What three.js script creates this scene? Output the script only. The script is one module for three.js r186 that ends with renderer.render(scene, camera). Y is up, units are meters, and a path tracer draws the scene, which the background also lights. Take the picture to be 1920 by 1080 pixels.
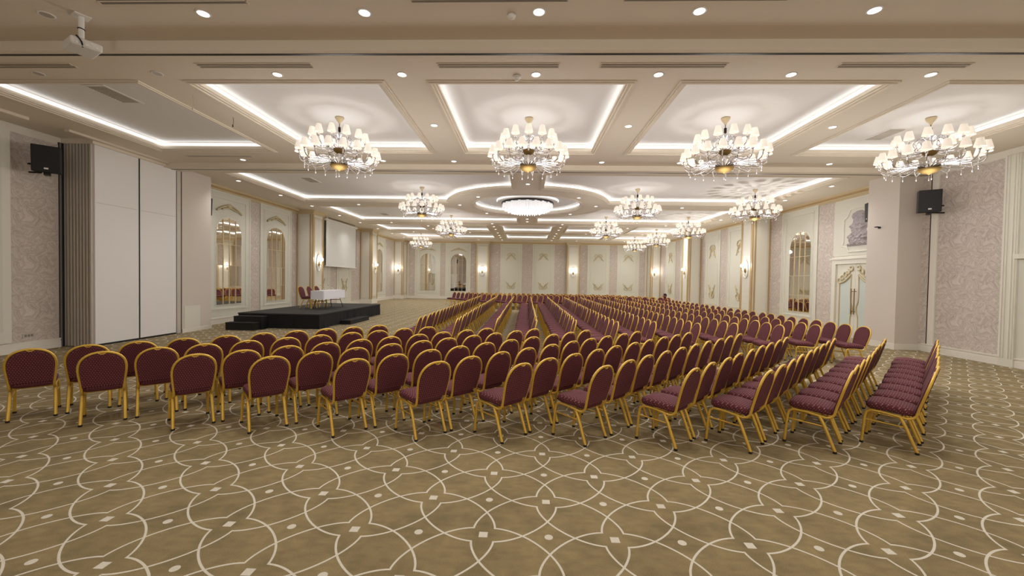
import * as THREE from 'three';
import { mergeGeometries, toCreasedNormals } from 'three/addons/utils/BufferGeometryUtils.js';
import { RectAreaLightUniformsLib } from 'three/addons/lights/RectAreaLightUniformsLib.js';
import { RoundedBoxGeometry } from 'three/addons/geometries/RoundedBoxGeometry.js';
import { MarchingCubes } from 'three/addons/objects/MarchingCubes.js';

// ------------------------------------------------------------------ camera, light level
const scene = new THREE.Scene();
scene.background = new THREE.Color(0x000000);
const renderer = new THREE.WebGLRenderer({ antialias: true });
renderer.toneMapping = THREE.LinearToneMapping;
renderer.toneMappingExposure = 1.02;
renderer.shadowMap.enabled = true;
RectAreaLightUniformsLib.init();
const EYE = 1.88, FOCAL = 774.17;                       // eye height in metres, focal length in pixels of a 1920 x 1080 frame
const camera = new THREE.PerspectiveCamera(2 * Math.atan(540 / FOCAL) * 180 / Math.PI, 1920 / 1080, 0.05, 120);
{
  const yaw = 0.0339, pitch = -0.0217, roll = -0.0170;
  const cy = Math.cos(yaw), sy = Math.sin(yaw), cp = Math.cos(pitch), sp = Math.sin(pitch), cr = Math.cos(roll), sr = Math.sin(roll);
  const Y = [[cy, 0, sy], [0, 1, 0], [-sy, 0, cy]], Pm = [[1, 0, 0], [0, cp, -sp], [0, sp, cp]], Z = [[cr, -sr, 0], [sr, cr, 0], [0, 0, 1]];
  const mul = (A, B) => A.map(r => [0, 1, 2].map(j => r[0] * B[0][j] + r[1] * B[1][j] + r[2] * B[2][j]));
  const M = mul(Z, mul(Pm, Y)), v = r => new THREE.Vector3(r[0], r[1], -r[2]);
  camera.position.set(0, EYE, 0);
  camera.quaternion.setFromRotationMatrix(new THREE.Matrix4().makeBasis(v(M[0]), v(M[1]), v(M[2]).negate()));
}
// light of each kind of lamp (candela; the cove strips in nits)
const L_CHANDELIER = 7.6, L_CHANDELIER_UP = .45, L_SPOT = 8.2, L_COVE = 1.7, L_SCONCE = .5, L_DRUM = 4;
const C_WARM = new THREE.Color(1.0, 0.975, 0.955), C_COOL = new THREE.Color(0.9, 0.95, 1.0), C_SPOT = new THREE.Color(1.0, 0.965, 0.92);

// ------------------------------------------------------------------ helpers.  Zf = metres forward of the camera (world z = -Zf)
let seed = 12345;
const rnd = () => { seed |= 0; seed = seed + 0x6D2B79F5 | 0; let t = Math.imul(seed ^ seed >>> 15, 1 | seed); t = t + Math.imul(t ^ t >>> 7, 61 | t) ^ t; return ((t ^ t >>> 14) >>> 0) / 4294967296; };
const rr = (a, b) => a + (b - a) * rnd();
const taken = new Map();
function numbered(n) { const k = taken.get(n) || 0; taken.set(n, k + 1); return k ? `${n}_${String(k).padStart(3, '0')}` : n; }
function T(o, label, category, group) { o.userData.label = label; o.userData.category = category; if (group) o.userData.group = group; return o; }
function group(name, x = 0, y = 0, z = 0, ry = 0, parent = scene) { const g = new THREE.Group(); g.name = parent === scene ? numbered(name) : name; g.position.set(x, y, z); g.rotation.y = ry; parent.add(g); return g; }
function mesh(name, geo, mat, parent = scene) {
  const g = Array.isArray(geo) ? (geo.length === 1 ? geo[0] : mergeGeometries(geo.map(q => { const r = q.index ? q.toNonIndexed() : q; for (const k of Object.keys(r.attributes)) if (!['position', 'normal', 'uv'].includes(k)) r.deleteAttribute(k); return r; }))) : geo;
  const m = new THREE.Mesh(g, mat); m.name = parent === scene ? numbered(name) : name; m.castShadow = m.receiveShadow = true; parent.add(m); return m;
}
function struct(name, geo, mat) { const m = mesh(name, geo, mat); m.userData.kind = 'structure'; return m; }
function structGroup(name, x = 0, y = 0, z = 0, ry = 0) { const g = group(name, x, y, z, ry); g.userData.kind = 'structure'; return g; }
const box = (x0, x1, y0, y1, z0, z1) => new THREE.BoxGeometry(Math.abs(x1 - x0), Math.abs(y1 - y0), Math.abs(z1 - z0)).translate((x0 + x1) / 2, (y0 + y1) / 2, (z0 + z1) / 2);
// box with uv in metres
function mbox(x0, x1, y0, y1, z0, z1) {
  const g = box(x0, x1, y0, y1, z0, z1), p = g.attributes.position, n = g.attributes.normal, u = g.attributes.uv;
  for (let i = 0; i < p.count; i++) {
    if (Math.abs(n.getX(i)) > .5) u.setXY(i, p.getZ(i), p.getY(i)); else if (Math.abs(n.getY(i)) > .5) u.setXY(i, p.getX(i), p.getZ(i)); else u.setXY(i, p.getX(i), p.getY(i));
  }
  return g;
}
const V3 = (x, y, z) => new THREE.Vector3(x, y, z);
const tube = (pts, r, seg = 12, rad = 6, closed = false) => new THREE.TubeGeometry(new THREE.CatmullRomCurve3(pts.map(p => V3(...p)), closed, 'centripetal'), seg, r, rad, closed);
const bar = (a, b, r, rad = 6) => tube([a, b], r, 1, rad);
const lathe = (pts, seg = 16) => new THREE.LatheGeometry(pts.map(p => new THREE.Vector2(...p)), seg);
function shapeOf(pts) { const s = new THREE.Shape(); pts.forEach((p, i) => i ? s.lineTo(p[0], p[1]) : s.moveTo(p[0], p[1])); s.closePath(); return s; }
function holeOf(pts) { const s = new THREE.Path(); pts.forEach((p, i) => i ? s.lineTo(p[0], p[1]) : s.moveTo(p[0], p[1])); s.closePath(); return s; }
// flat shape drawn in (X, Zf), raised from y0 to y1
function slab(outer, holes, y0, y1) {
  const s = shapeOf(outer); for (const h of holes) s.holes.push(holeOf(h));
  return new THREE.ExtrudeGeometry(s, { depth: y1 - y0, bevelEnabled: false, curveSegments: 4 }).rotateX(-Math.PI / 2).translate(0, y0, 0);
}
const area = P => P.reduce((a, p, i) => { const q = P[(i + 1) % P.length]; return a + p[0] * q[1] - q[0] * p[1]; }, 0) / 2;
function inset(P, d) {                       // offset of a closed outline towards its inside
  const s = area(P) > 0 ? 1 : -1, n = P.length, out = [];
  for (let i = 0; i < n; i++) {
    const a = P[(i + n - 1) % n], b = P[i], c = P[(i + 1) % n];
    let e1 = [b[0] - a[0], b[1] - a[1]], e2 = [c[0] - b[0], c[1] - b[1]]; const l1 = Math.hypot(...e1), l2 = Math.hypot(...e2);
    const n1 = [-e1[1] / l1 * s, e1[0] / l1 * s], n2 = [-e2[1] / l2 * s, e2[0] / l2 * s];
    const k = 1 + n1[0] * n2[0] + n1[1] * n2[1]; out.push([b[0] + (n1[0] + n2[0]) / k * d, b[1] + (n1[1] + n2[1]) / k * d]);
  }
  return out;
}
const rect = (x0, x1, z0, z1) => [[x0, z0], [x1, z0], [x1, z1], [x0, z1]];

// ------------------------------------------------------------------ textures
function hash(x, y, s = 0) { let h = Math.imul(x, 374761393) + Math.imul(y, 668265263) + Math.imul(s, 2147483647) | 0; h = Math.imul(h ^ h >>> 13, 1274126177); return ((h ^ h >>> 16) >>> 0) / 4294967296; }
function vnoise(x, y, per, s, pery = per) {              // value noise that repeats every per cells
  const xi = Math.floor(x), yi = Math.floor(y), fx = x - xi, fy = y - yi, u = fx * fx * (3 - 2 * fx), v = fy * fy * (3 - 2 * fy), m = (q, p) => ((q % p) + p) % p, X0 = m(xi, per), X1 = m(xi + 1, per), Y0 = m(yi, pery), Y1 = m(yi + 1, pery);
  const a = hash(X0, Y0, s), b = hash(X1, Y0, s), c = hash(X0, Y1, s), d = hash(X1, Y1, s);
  return a + (b - a) * u + (c - a) * v + (a - b - c + d) * u * v;
}
function tex(n, fn, color = true, repeat = 1) {
  const d = new Uint8Array(n * n * 4);
  for (let j = 0; j < n; j++) for (let i = 0; i < n; i++) { const c = fn((i + .5) / n, (j + .5) / n), k = (j * n + i) * 4; d[k] = c[0]; d[k + 1] = c[1]; d[k + 2] = c[2]; d[k + 3] = 255; }
  const t = new THREE.DataTexture(d, n, n, THREE.RGBAFormat); t.wrapS = t.wrapT = THREE.RepeatWrapping; t.magFilter = THREE.LinearFilter; t.minFilter = THREE.LinearMipmapLinearFilter; t.generateMipmaps = true;
  if (color) t.colorSpace = THREE.SRGBColorSpace; t.repeat.set(repeat, repeat); t.needsUpdate = true; return t;
}
// carpet: one texture covers 4 x 4 cells; squares and dots alternate on the corners, overlapping oval chains run through the squares
const CELL = 0.4798, CARPET_X = -0.2818, CARPET_Z = 2.9857;
const carpetMap = tex(2048, (u, v) => {
  const x = u * 4, y = v * 4, ix = Math.floor(x), iy = Math.floor(y), gx = Math.round(x), gy = Math.round(y);
  const w = .0162;                            // half width of the lines
  let ink = 0; const put = d => { ink = Math.max(ink, Math.min(1, Math.max(0, .5 - d * 512 * .9))); };
  if ((((gx + gy) % 2) + 2) % 2 === 0) put(Math.max(Math.abs(x - gx), Math.abs(y - gy)) - .067); else put(Math.hypot(x - gx, y - gy) - .064);
  const A = .8256, B = .4514;
  for (let dx = -1; dx <= 1; dx++) for (let dy = -1; dy <= 1; dy++) {
    const px = x - (ix + dx + .5), py = y - (iy + dy + .5), even = (((ix + dx + iy + dy) % 2) + 2) % 2 === 0;
    const U = (even ? px + py : px - py) / Math.SQRT2, Vv = (even ? px - py : px + py) / Math.SQRT2;
    if (Math.abs(U) > .7071) continue;
    const q = Math.hypot(U / A, Vv / B), gr = Math.hypot(U / (A * A), Vv / (B * B)) / Math.max(q, 1e-4);
    put(Math.abs(q - 1) / gr - w);
  }
  const n1 = vnoise(u * 10, v * 10, 10, 1), n2 = vnoise(u * 46, v * 30, 46, 2, 30), n3 = vnoise(u * 700, v * 700, 700, 3), n4 = vnoise(u * 24, v * 60, 24, 5, 60);
  const k = .86 + .13 * n1 + .09 * (n4 - .5) + .06 * (n2 - .5) + .12 * (n3 - .5);
  const base = [150, 132, 94], line = [229, 222, 207], f = .95 + .1 * (n3 - .5);
  return [0, 1, 2].map(i => Math.max(0, Math.min(255, base[i] * k * (1 - ink) + line[i] * f * ink)));
});
// wallpaper: pale leaf scrolls on grey beige, one repeat = 1.1 m
function wallpaper(lo, hi) {
  return tex(512, (u, v) => {
    const wx = u * 11 + 1.3 * (vnoise(u * 6, v * 6, 6, 11) - .5) * 2, wy = v * 11 + 1.3 * (vnoise(u * 6, v * 6, 6, 12) - .5) * 2;
    const a = vnoise(wx, wy, 11, 13), b = vnoise(wx * 2, wy * 2, 22, 14), c = vnoise(u * 64, v * 64, 64, 15);
    let s = Math.abs(((a * 3 + b * .8) % 1) - .5) * 2; s = s * s * (3 - 2 * s); s = .5 * s + .3 * b + .2 * c;
    return [0, 1, 2].map(i => lo[i] + (hi[i] - lo[i]) * s);
  }, true, 1 / 1.1);
}
const wallpaperMap = wallpaper([182, 170, 161], [221, 210, 201]);
const fabricMap = tex(128, (u, v) => {        // burgundy weave with small pale dots, one repeat = 10 cm
  const x = u * 4, y = v * 4, r = Math.floor(y), cx = (x + (r % 2) * .5) % 1 - .5, cy = y % 1 - .5, d = Math.hypot(cx, cy * 1.1), n = hash(Math.floor(u * 64), Math.floor(v * 64), 4);
  const t = Math.min(1, Math.max(0, (.2 - d) * 9)), k = .85 + .3 * n; return [88 * k + t * 112, 35 * k + t * 104, 44 * k + t * 96];
}, true, 1 / .1);
const clothBump = tex(128, (u, v) => { const n = 128 + 60 * (Math.sin(u * 201) * Math.sin(v * 201)); return [n, n, n]; }, false, 12);

// ------------------------------------------------------------------ materials
const std = (c, rough = .7, metal = 0, o = {}) => new THREE.MeshStandardMaterial({ color: c, roughness: rough, metalness: metal, ...o });
const M = {
  carpet: std(0xffffff, .97, 0, { map: carpetMap }),
  ceiling: std(0xe5dac9, .85), tray: std(0xefece9, .85), plaster: std(0xe3ddd0, .75), panel: std(0xd9d7ca, .6), panelEdge: std(0xe2dfd2, .5), skirting: std(0xe8e3d8, .5),  // ceiling colour has the tan of light bounced off the carpet mixed in
  column: std(0xd6ccc2, .75), wallpaper: std(0xffffff, .85, 0, { map: wallpaperMap }),
  gold: std(0xbb9c6c, .5, .1), goldLine: std(0xd0bd98, .5, .1), ornament: std(0xcbbd98, .55, .1), greyRelief: std(0xaea6a8, .75), bronze: std(0x8a7040, .6, .8),
  chairGold: std(0xdfb64e, .36, .35), fabric: std(0xffffff, .85, 0, { map: fabricMap }), cap: std(0x1a1412, .7),
  mirror: std(0xeeeae2, .02, 1), black: std(0x0c0c0d, .6), blackSoft: std(0x1b191a, .85), stage: std(0x343130, .9), skirtCloth: std(0x141314, .95), metalGrey: std(0x8c8a86, .4, .6), darkMetal: std(0x26221f, .45, .6),
  partition: std(0xebe9e7, .5), slat: std(0xc9c1b7, .5, .1), vent: std(0xbfb7ac, .6), ventDark: std(0x857d71, .8), white: std(0xefede9, .5), whitePlastic: std(0xe8e6e2, .4),
  screen: std(0xe4e5e2, .9), cloth: std(0xe9e7ee, .9, 0, { bumpMap: clothBump, bumpScale: .001 }), mint: new THREE.MeshPhysicalMaterial({ color: 0xd0dbd6, roughness: .25, clearcoat: .5 }),
  arm: std(0xdedcde, .14, .9), crystal: std(0xe8e6e8, .1, .85),
  shade: std(0xfff4e6, .9, 0, { emissive: new THREE.Color(1, .93, .84), emissiveIntensity: .36 }),
  led: std(0xffffff, .6, 0, { emissive: new THREE.Color(.93, .96, 1), emissiveIntensity: 1.25 }),
  lens: std(0xffffff, .4, 0, { emissive: new THREE.Color(1, .96, .9), emissiveIntensity: 3 }),
  lensOff: std(0xb7aea0, .3), drum: std(0xffffff, .2, 0, { emissive: new THREE.Color(.98, .96, 1), emissiveIntensity: .28 }),
  bulb: std(0xffffff, .4, 0, { emissive: new THREE.Color(1, .98, .95), emissiveIntensity: 1.3 }),
  skin: std(0xc08f78, .6), hair: std(0x1d1512, .7), shirt: std(0x6b2c2e, .85),
};

// ------------------------------------------------------------------ room shell
const XL = -11.6, XR = 11.5, ZB = -4.5, ZF = 36.9, SOFFIT = 5.18, TOP = 5.40;
{ // floor
  const g = new THREE.PlaneGeometry(XR - XL + .6, ZF - ZB + .6).rotateX(-Math.PI / 2).translate((XL + XR) / 2, 0, -(ZF + ZB) / 2);
  const p = g.attributes.position, u = g.attributes.uv, th = -.0056, c = Math.cos(th), s = Math.sin(th);
  for (let i = 0; i < p.count; i++) { const x = p.getX(i) - CARPET_X, z = -p.getZ(i) - CARPET_Z; u.setXY(i, (x * c + z * s) / (4 * CELL), (-x * s + z * c) / (4 * CELL)); }
  struct('floor', g, M.carpet);
  struct('floor_slab', box(XL - .3, XR + .3, -.2, -.01, -ZF - .3, -ZB + .3), M.plaster);
}
// ceiling trays (outline in X, Zf)
const COLS = [[-9.85, -6.78], [-5.86, -2.52], [-1.66, 1.70], [2.55, 5.92], [6.80, 9.90]];
const trays = [];
const ROWS = [[7.0, 10.86], [25.5, 29.05], [30.4, 34.0]];
ROWS.forEach(([z0, z1], r) => COLS.forEach(([x0, x1], c) => trays.push({ pts: rect(x0, x1, z0, z1), row: r, col: c })));
const CZ = 18.6, RO = 3.5, RI = 2.4;
function quadrant(sx, sz) {
  const x0 = .5, z0 = sz < 0 ? CZ - 13.05 : 24.15 - CZ, zc = .65, pts = [[9.8, z0], [x0, z0]];
  const a0 = Math.atan2(Math.sqrt(RO * RO - x0 * x0), x0), a1 = Math.atan2(zc, Math.sqrt(RO * RO - zc * zc));
  for (let i = 0; i <= 14; i++) { const a = a0 + (a1 - a0) * i / 14; pts.push([RO * Math.cos(a), RO * Math.sin(a)]); }
  pts.push([9.8, zc]);
  return pts.map(([x, z]) => [x * sx, CZ + z * sz]);
}
for (const sz of [-1, 1]) for (const sx of [-1, 1]) trays.push({ pts: quadrant(sx, sz), quad: [sx, sz] });
const circle = (r, n) => Array.from({ length: n }, (_, i) => [r * Math.cos(i / n * 2 * Math.PI), CZ + r * Math.sin(i / n * 2 * Math.PI)]);
trays.push({ pts: circle(RI, 48), round: true });
{
  const g = structGroup('ceiling');
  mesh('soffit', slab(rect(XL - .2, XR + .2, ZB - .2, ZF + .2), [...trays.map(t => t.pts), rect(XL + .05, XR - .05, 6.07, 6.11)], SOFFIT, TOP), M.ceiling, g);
  mesh('tray_ceiling', box(XL - .2, XR + .2, TOP, TOP + .15, -ZF - .2, -ZB + .2), M.tray, g);
  mesh('track', box(XL + .05, XR - .05, SOFFIT + .05, SOFFIT + .08, -6.11, -6.07), M.darkMetal, g);
}
trays.forEach(t => {                         // stepped cornice round every tray
  const P = t.pts, ring = (a, b, y0, y1) => slab(inset(P, a), [inset(P, b)], y0, y1);
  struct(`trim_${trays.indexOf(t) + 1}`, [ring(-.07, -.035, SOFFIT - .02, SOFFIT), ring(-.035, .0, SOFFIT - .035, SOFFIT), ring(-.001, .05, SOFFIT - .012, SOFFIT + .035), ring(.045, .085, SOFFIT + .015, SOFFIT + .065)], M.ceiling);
});
{ // beams with the partition tracks
  for (const [z0, z1] of [[5.76, 5.98], [12.02, 12.5]]) {
    const b = group('ceiling_beam', 0, SOFFIT, -(z0 + z1) / 2); b.userData.kind = 'structure';
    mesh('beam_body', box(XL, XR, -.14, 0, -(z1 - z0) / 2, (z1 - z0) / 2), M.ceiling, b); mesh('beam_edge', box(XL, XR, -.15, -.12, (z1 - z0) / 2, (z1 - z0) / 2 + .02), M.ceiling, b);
    mesh('track', box(XL, XR, -.145, -.139, -.02, .02), M.darkMetal, b);
  }
}
// walls: place(o, side, s, y, d): s runs along the wall (Zf on the long walls, X on the far wall), d stands out from it
function place(o, side, s, y = 0, d = 0) {
  if (side === 'left') { o.position.set(XL + d, y, -s); o.rotation.y = Math.PI / 2; }
  else if (side === 'right') { o.position.set(XR - d, y, -s); o.rotation.y = -Math.PI / 2; }
  else { o.position.set(s, y, -ZF + d); o.rotation.y = 0; }
  return o;
}
const walls = {};
{
  const H = TOP;
  walls.left = structGroup('wall_left'); mesh('plaster', box(XL - .2, XL, 0, H, -ZF - .2, -ZB + .2), M.plaster, walls.left);
  walls.right = structGroup('wall_right'); mesh('plaster', box(XR, XR + .2, 0, H, -ZF - .2, -ZB + .2), M.plaster, walls.right);
  walls.far = structGroup('wall_far'); mesh('plaster', box(XL, XR, 0, H, -ZF - .2, -ZF), M.plaster, walls.far);
  walls.back = structGroup('wall_back'); mesh('plaster', box(XL, XR, 0, H, -ZB, -ZB + .2), M.plaster, walls.back);
}
// pieces on a wall are children of that wall, in world axes
function onWall(side, name, s0, s1, y0, y1, d0, d1, mat) {
  const g = side === 'left' ? mbox(XL + d0, XL + d1, y0, y1, -s1, -s0) : side === 'right' ? mbox(XR - d1, XR - d0, y0, y1, -s1, -s0) : mbox(s0, s1, y0, y1, -ZF + d0, -ZF + d1);
  return name ? mesh(name, g, mat, walls[side]) : g;
}
const BOT = .34, HEAD = 5.0;
function paper(side, s0, s1, mat = M.wallpaper) { onWall(side, 'wallpaper', s0, s1, .2, HEAD, 0, .012, mat); }
function panel(side, s0, s1, opts = {}) {
  onWall(side, 'wall_panel', s0, s1, .2, HEAD, 0, .035, M.panel);
  const fr = (i, w, y0, y1, d0, d1) => [onWall(side, 0, s0 + i, s0 + i + w, y0, y1, d0, d1), onWall(side, 0, s1 - i - w, s1 - i, y0, y1, d0, d1), onWall(side, 0, s0 + i + w, s1 - i - w, y0, y0 + w, d0, d1), onWall(side, 0, s0 + i + w, s1 - i - w, y1 - w, y1, d0, d1)];
  mesh('moulding', [...fr(0, .05, .2, HEAD, .03, .055), ...fr(.22, .035, .5, HEAD - .2, .03, .05), ...fr(.265, .02, .545, HEAD - .245, .03, .06)], M.panelEdge, walls[side]);
}
function ornament(side, s, y, w, h, up, name = 'ornament') {     // scrolled relief: a V of two curls with a bud between
  const k = up ? -1 : 1, G = [];
  for (const m of [-1, 1]) {
    G.push(tube([[0, -h * .42 * k, 0], [m * w * .25, -h * .1 * k, .012], [m * w * .5, h * .42 * k, 0]], .03, 10, 5));
    G.push(tube([[0, -h * .3 * k, 0], [m * w * .16, -h * .02 * k, .01], [m * w * .3, h * .05 * k, .012], [m * w * .36, h * .22 * k, .01], [m * w * .27, h * .26 * k, .01], [m * w * .24, h * .16 * k, .012]], .028, 14, 5));
    G.push(tube([[m * w * .06, -h * .5 * k, 0], [m * w * .3, -h * .45 * k, .01], [m * w * .42, -h * .22 * k, .012], [m * w * .34, -h * .15 * k, .01]], .025, 10, 5));
    G.push(new THREE.SphereGeometry(.03, 8, 6).translate(m * w * .5, h * .42 * k, .005));
  }
  G.push(new THREE.SphereGeometry(1, 10, 8).scale(.05, .1, .03).translate(0, -h * .3 * k, .01));
  return place(mesh(name, G, M.ornament, walls[side]), side, s, y, .05);
}
function crown(side, s0, s1) {
  const q = [[5.10, SOFFIT, 0, .2], [5.06, 5.12, 0, .15], [5.0, 5.07, 0, .09], [4.96, 5.0, 0, .05]];
  q.forEach(([a, b, d0, d1], i) => onWall(side, 'crown_moulding', s0, s1, a, b, d0, d1, i === 1 ? M.gold : M.goldLine));
}
function skirt(side, s0, s1) {
  const G = [onWall(side, 0, s0, s1, 0, .16, 0, .06), onWall(side, 0, s0, s1, .16, .2, 0, .045), onWall(side, 0, s0, s1, .2, .23, 0, .065)];
  const o = struct(`baseboard_${side}`, G, M.skirting); return o;
}
// left wall
paper('left', ZB, 9.86); onWall('left', 'white_frame', 6.6, 8.88, .25, 5.0, 0, .05, M.panelEdge); onWall('left', 'frame_field', 6.75, 8.72, .5, 4.85, .05, .06, M.panel);
panel('left', 14.3, 16.92); paper('left', 16.92, 17.58); panel('left', 17.58, 19.95); paper('left', 19.95, 20.5);
panel('left', 21.6, 24.0); paper('left', 24.0, 24.85); panel('left', 24.85, 26.9); paper('left', 26.9, 28.4);
paper('left', 29.4, 30.6); panel('left', 30.6, 33.6); paper('left', 33.6, 35.6);
crown('left', 13.85, ZF); skirt('left', ZB, 9.86); skirt('left', 13.85, ZF);
// right wall
const FW = 10.34;
paper('right', FW, 12.45); onWall('right', 'white_frame', FW - .32, FW, 0, 5.0, 0, .09, M.panelEdge); onWall('right', 'frame_field', 6.2, FW - .32, .2, 2.55, 0, .04, M.panel); onWall('right', 'frame_lintel', 6.2, FW - .26, 2.55, 2.66, 0, .13, M.panelEdge); onWall('right', 'frame_field', 6.2, FW - .32, 2.66, 4.9, 0, .05, M.panel); paper('right', ZB, 6.2);
for (const d of [.03, .09, .2, .26]) onWall('right', 'frame_bead', FW - .32 + d, FW - .295 + d, .2, 5.0, .09, .11, M.panelEdge);
paper('right', 15.88, 16.72); panel('right', 16.72, 19.0); paper('right', 19.0, 19.9);
panel('right', 21.0, 24.0); paper('right', 24.0, 24.9); panel('right', 24.9, 26.9); paper('right', 26.9, 27.6);
panel('right', 28.7, 31.2); paper('right', 31.2, 32.2); panel('right', 32.2, 34.4); paper('right', 34.4, 36.0);
crown('right', 13.6, ZF); skirt('right', ZB, 12.3); skirt('right', 13.6, 13.9); skirt('right', 15.6, ZF);
// far wall
panel('far', -10.0, -7.74); paper('far', -7.74, -7.25); panel('far', -7.25, -4.99); paper('far', -4.99, -4.5); paper('far', -10.6, -10.0); paper('far', -3.3, -2.32);
panel('far', -2.32, -.41); paper('far', -.41, .54); panel('far', .54, 2.48); paper('far', 2.48, 3.57); paper('far', 4.7, 5.41); panel('far', 5.41, 7.33); paper('far', 7.33, 8.03); panel('far', 8.03, 9.95); paper('far', 9.95, 10.5);
crown('far', XL, XR); skirt('far', XL, XR); 
for (const s of [-1.36, 1.52, 6.38, 9.0]) { ornament('far', s, 3.85, .85, .62, true); ornament('far', s, 1.35, .85, .62, false); }
for (const [sd, L] of [['left', [22.9, 25.9]], ['right', [22.6, 25.9, 29.9, 33.3]]]) for (const s of L) { ornament(sd, s, 3.75, .8, .85, true); ornament(sd, s, 1.35, .8, .85, false); }

// ------------------------------------------------------------------ pilasters
// body stands on the wall: w along the wall, d out from it; gold beads frame the two faces the room sees
function pilaster(side, s, w, d, label) {
  const o = place(group('pilaster'), side, s, 0, 0); T(o, label, 'pilaster', 'cream pilasters along the walls'); o.userData.kind = 'structure';
  mesh('shaft', box(-w / 2, w / 2, .3, 4.96, 0, d), M.panel, o);
  mesh('plinth', [box(-w / 2 - .03, w / 2 + .03, 0, .22, 0, d + .03), box(-w / 2 - .015, w / 2 + .015, .22, .3, 0, d + .015)], M.skirting, o);
  mesh('capital', [box(-w / 2 - .03, w / 2 + .03, 4.96, 5.02, 0, d + .03), box(-w / 2 - .07, w / 2 + .07, 5.02, 5.1, 0, d + .07), box(-w / 2 - .11, w / 2 + .11, 5.1, SOFFIT, 0, d + .11)], M.goldLine, o);
  const y0 = .45, y1 = 4.82, e = .075;
  mesh('front_panel', box(-w / 2 + .17, w / 2 - .17, y0 + .12, y1 - .12, d, d + .012), M.panelEdge, o);
  for (const m of [-1, 1]) {                                       // upright beads at the corners and on the side faces
    mesh('gold_bead', box(m * (w / 2 - .02) - e / 2, m * (w / 2 - .02) + e / 2, .3, 4.96, d - .035, d + .02), M.gold, o);
    mesh('gold_bead', box(m * (w / 2 - .13) - .02, m * (w / 2 - .13) + .02, y0, y1, d, d + .022), M.goldLine, o);
    if (d > .4) { mesh('side_panel', box(m * w / 2, m * (w / 2 + .012), y0, y1, .18, d - .18), M.panelEdge, o); for (const z of [.06, d - .13]) mesh('gold_bead', box(m * w / 2, m * (w / 2 + .022), .3, 4.96, z - .03, z + .03), M.gold, o); }
  }
  mesh('gold_bead', box(-w / 2 + .11, w / 2 - .11, y0 - .02, y0 + .02, d, d + .022), M.goldLine, o); mesh('gold_bead', box(-w / 2 + .11, w / 2 - .11, y1 - .02, y1 + .02, d, d + .022), M.goldLine, o);
  return o;
}
const PIL = [['left', 20.98, 1.04, .85, 'cream and gold pilaster between the arched mirrors and the projection screen'], ['left', 28.93, 1.04, .85, 'cream and gold pilaster on the far side of the projection screen'], ['left', 36.3, 1.1, .85, 'cream and gold pilaster in the corner on the stage side of the far wall'],
  ['right', 20.4, 1.0, .85, 'cream and gold pilaster next to the arched mirror on the door side wall'], ['right', 28.1, 1.0, .85, 'cream and gold pilaster between the relief panels on the door side wall'], ['right', 36.3, 1.1, .85, 'cream and gold pilaster in the corner on the door side of the far wall'],
  ['far', -3.9, 1.18, .32, 'cream pilaster on the far wall beside the mirror above the chairs'], ['far', 4.13, 1.12, .32, 'cream pilaster on the far wall between two pairs of relief panels']];
PIL.forEach(p => pilaster(...p));
// plain columns where the folding partition ends
{
  const o = structGroup('wall_column', XL, 0, -13.25); mesh('shaft', box(0, .76, 0, SOFFIT, -.6, .6), M.column, o); mesh('plinth', box(0, .78, 0, .12, -.62, .6), M.skirting, o); mesh('hatch', box(.76, .772, .1, .84, -.12, .52), M.panelEdge, o);
  const r = structGroup('wall_column', XR, 0, -13.0); mesh('shaft', box(-.68, 0, 0, SOFFIT, -.55, .55), M.column, r); mesh('plinth', box(-.7, 0, 0, .17, -.57, .57), M.skirting, r);
  const jb = structGroup('trim_30', XR, 0, -12.17); mesh('jamb', box(-.05, 0, 0, SOFFIT, .02, .2), M.skirting, jb); mesh('seal', box(-.04, 0, 0, SOFFIT, -.02, .02), M.darkMetal, jb);
}

// ------------------------------------------------------------------ sconces
function sconce(side, s, d, label) {
  const o = place(group('sconce_lamp'), side, s, 2.55, d); T(o, label, 'wall lamp', 'wall sconces on the pilasters');
  const ring = new THREE.TorusGeometry(1, .07, 6, 28).scale(.2, .42, .35);
  mesh('backplate', new THREE.CylinderGeometry(1, 1, .02, 28).rotateX(Math.PI / 2).scale(.2, .42, 1).translate(0, 0, .012), M.panelEdge, o);
  mesh('rim', ring.translate(0, 0, .02), M.panelEdge, o);
  mesh('rosette', new THREE.SphereGeometry(1, 12, 8).scale(.07, .13, .035).translate(0, -.06, .03), M.bronze, o);
  for (const m of [-1, 1]) {
    const a = mesh('arm', tube([[0, -.06, .04], [m * .06, -.12, .1], [m * .12, -.06, .15], [m * .13, .06, .15]], .01, 10, 5), M.bronze, o);
    mesh('candle_cup', lathe([[0, 0], [.03, .005], [.036, .02], [.015, .025]], 10).translate(m * .13, .06, .15), M.bronze, a);
    mesh('bulb', lathe([[.022, 0], [.05, .03], [.06, .08], [.045, .14], [.02, .16], [0, .162]], 12).translate(m * .13, .09, .15), M.bulb, a);
    const p = new THREE.PointLight(C_WARM, L_SCONCE, 0, 2); p.position.set(m * .13, .17, .15); p.shadow.radius = 2; p.castShadow = true; o.add(p);
  }
}
sconce('left', 20.98, .865, 'double sconce on the pilaster beside the projection screen, stage side');
sconce('left', 28.93, .865, 'double sconce on the pilaster past the far edge of the projection screen');
sconce('right', 20.4, .865, 'double sconce on the pilaster next to the door side mirror');
sconce('right', 28.1, .865, 'double sconce on the pilaster between the door side relief panels');
sconce('far', -3.9, .335, 'double sconce on the far wall pilaster beside the mirror');
sconce('far', 4.13, .335, 'double sconce on the far wall pilaster between relief panels');
for (const [x, sd] of [[-11.18, 'stage'], [10.95, 'door']]) sconce('far', x, ZF - 35.73, `double sconce on the chair-facing side of the corner pilaster, ${sd} side`);

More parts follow.
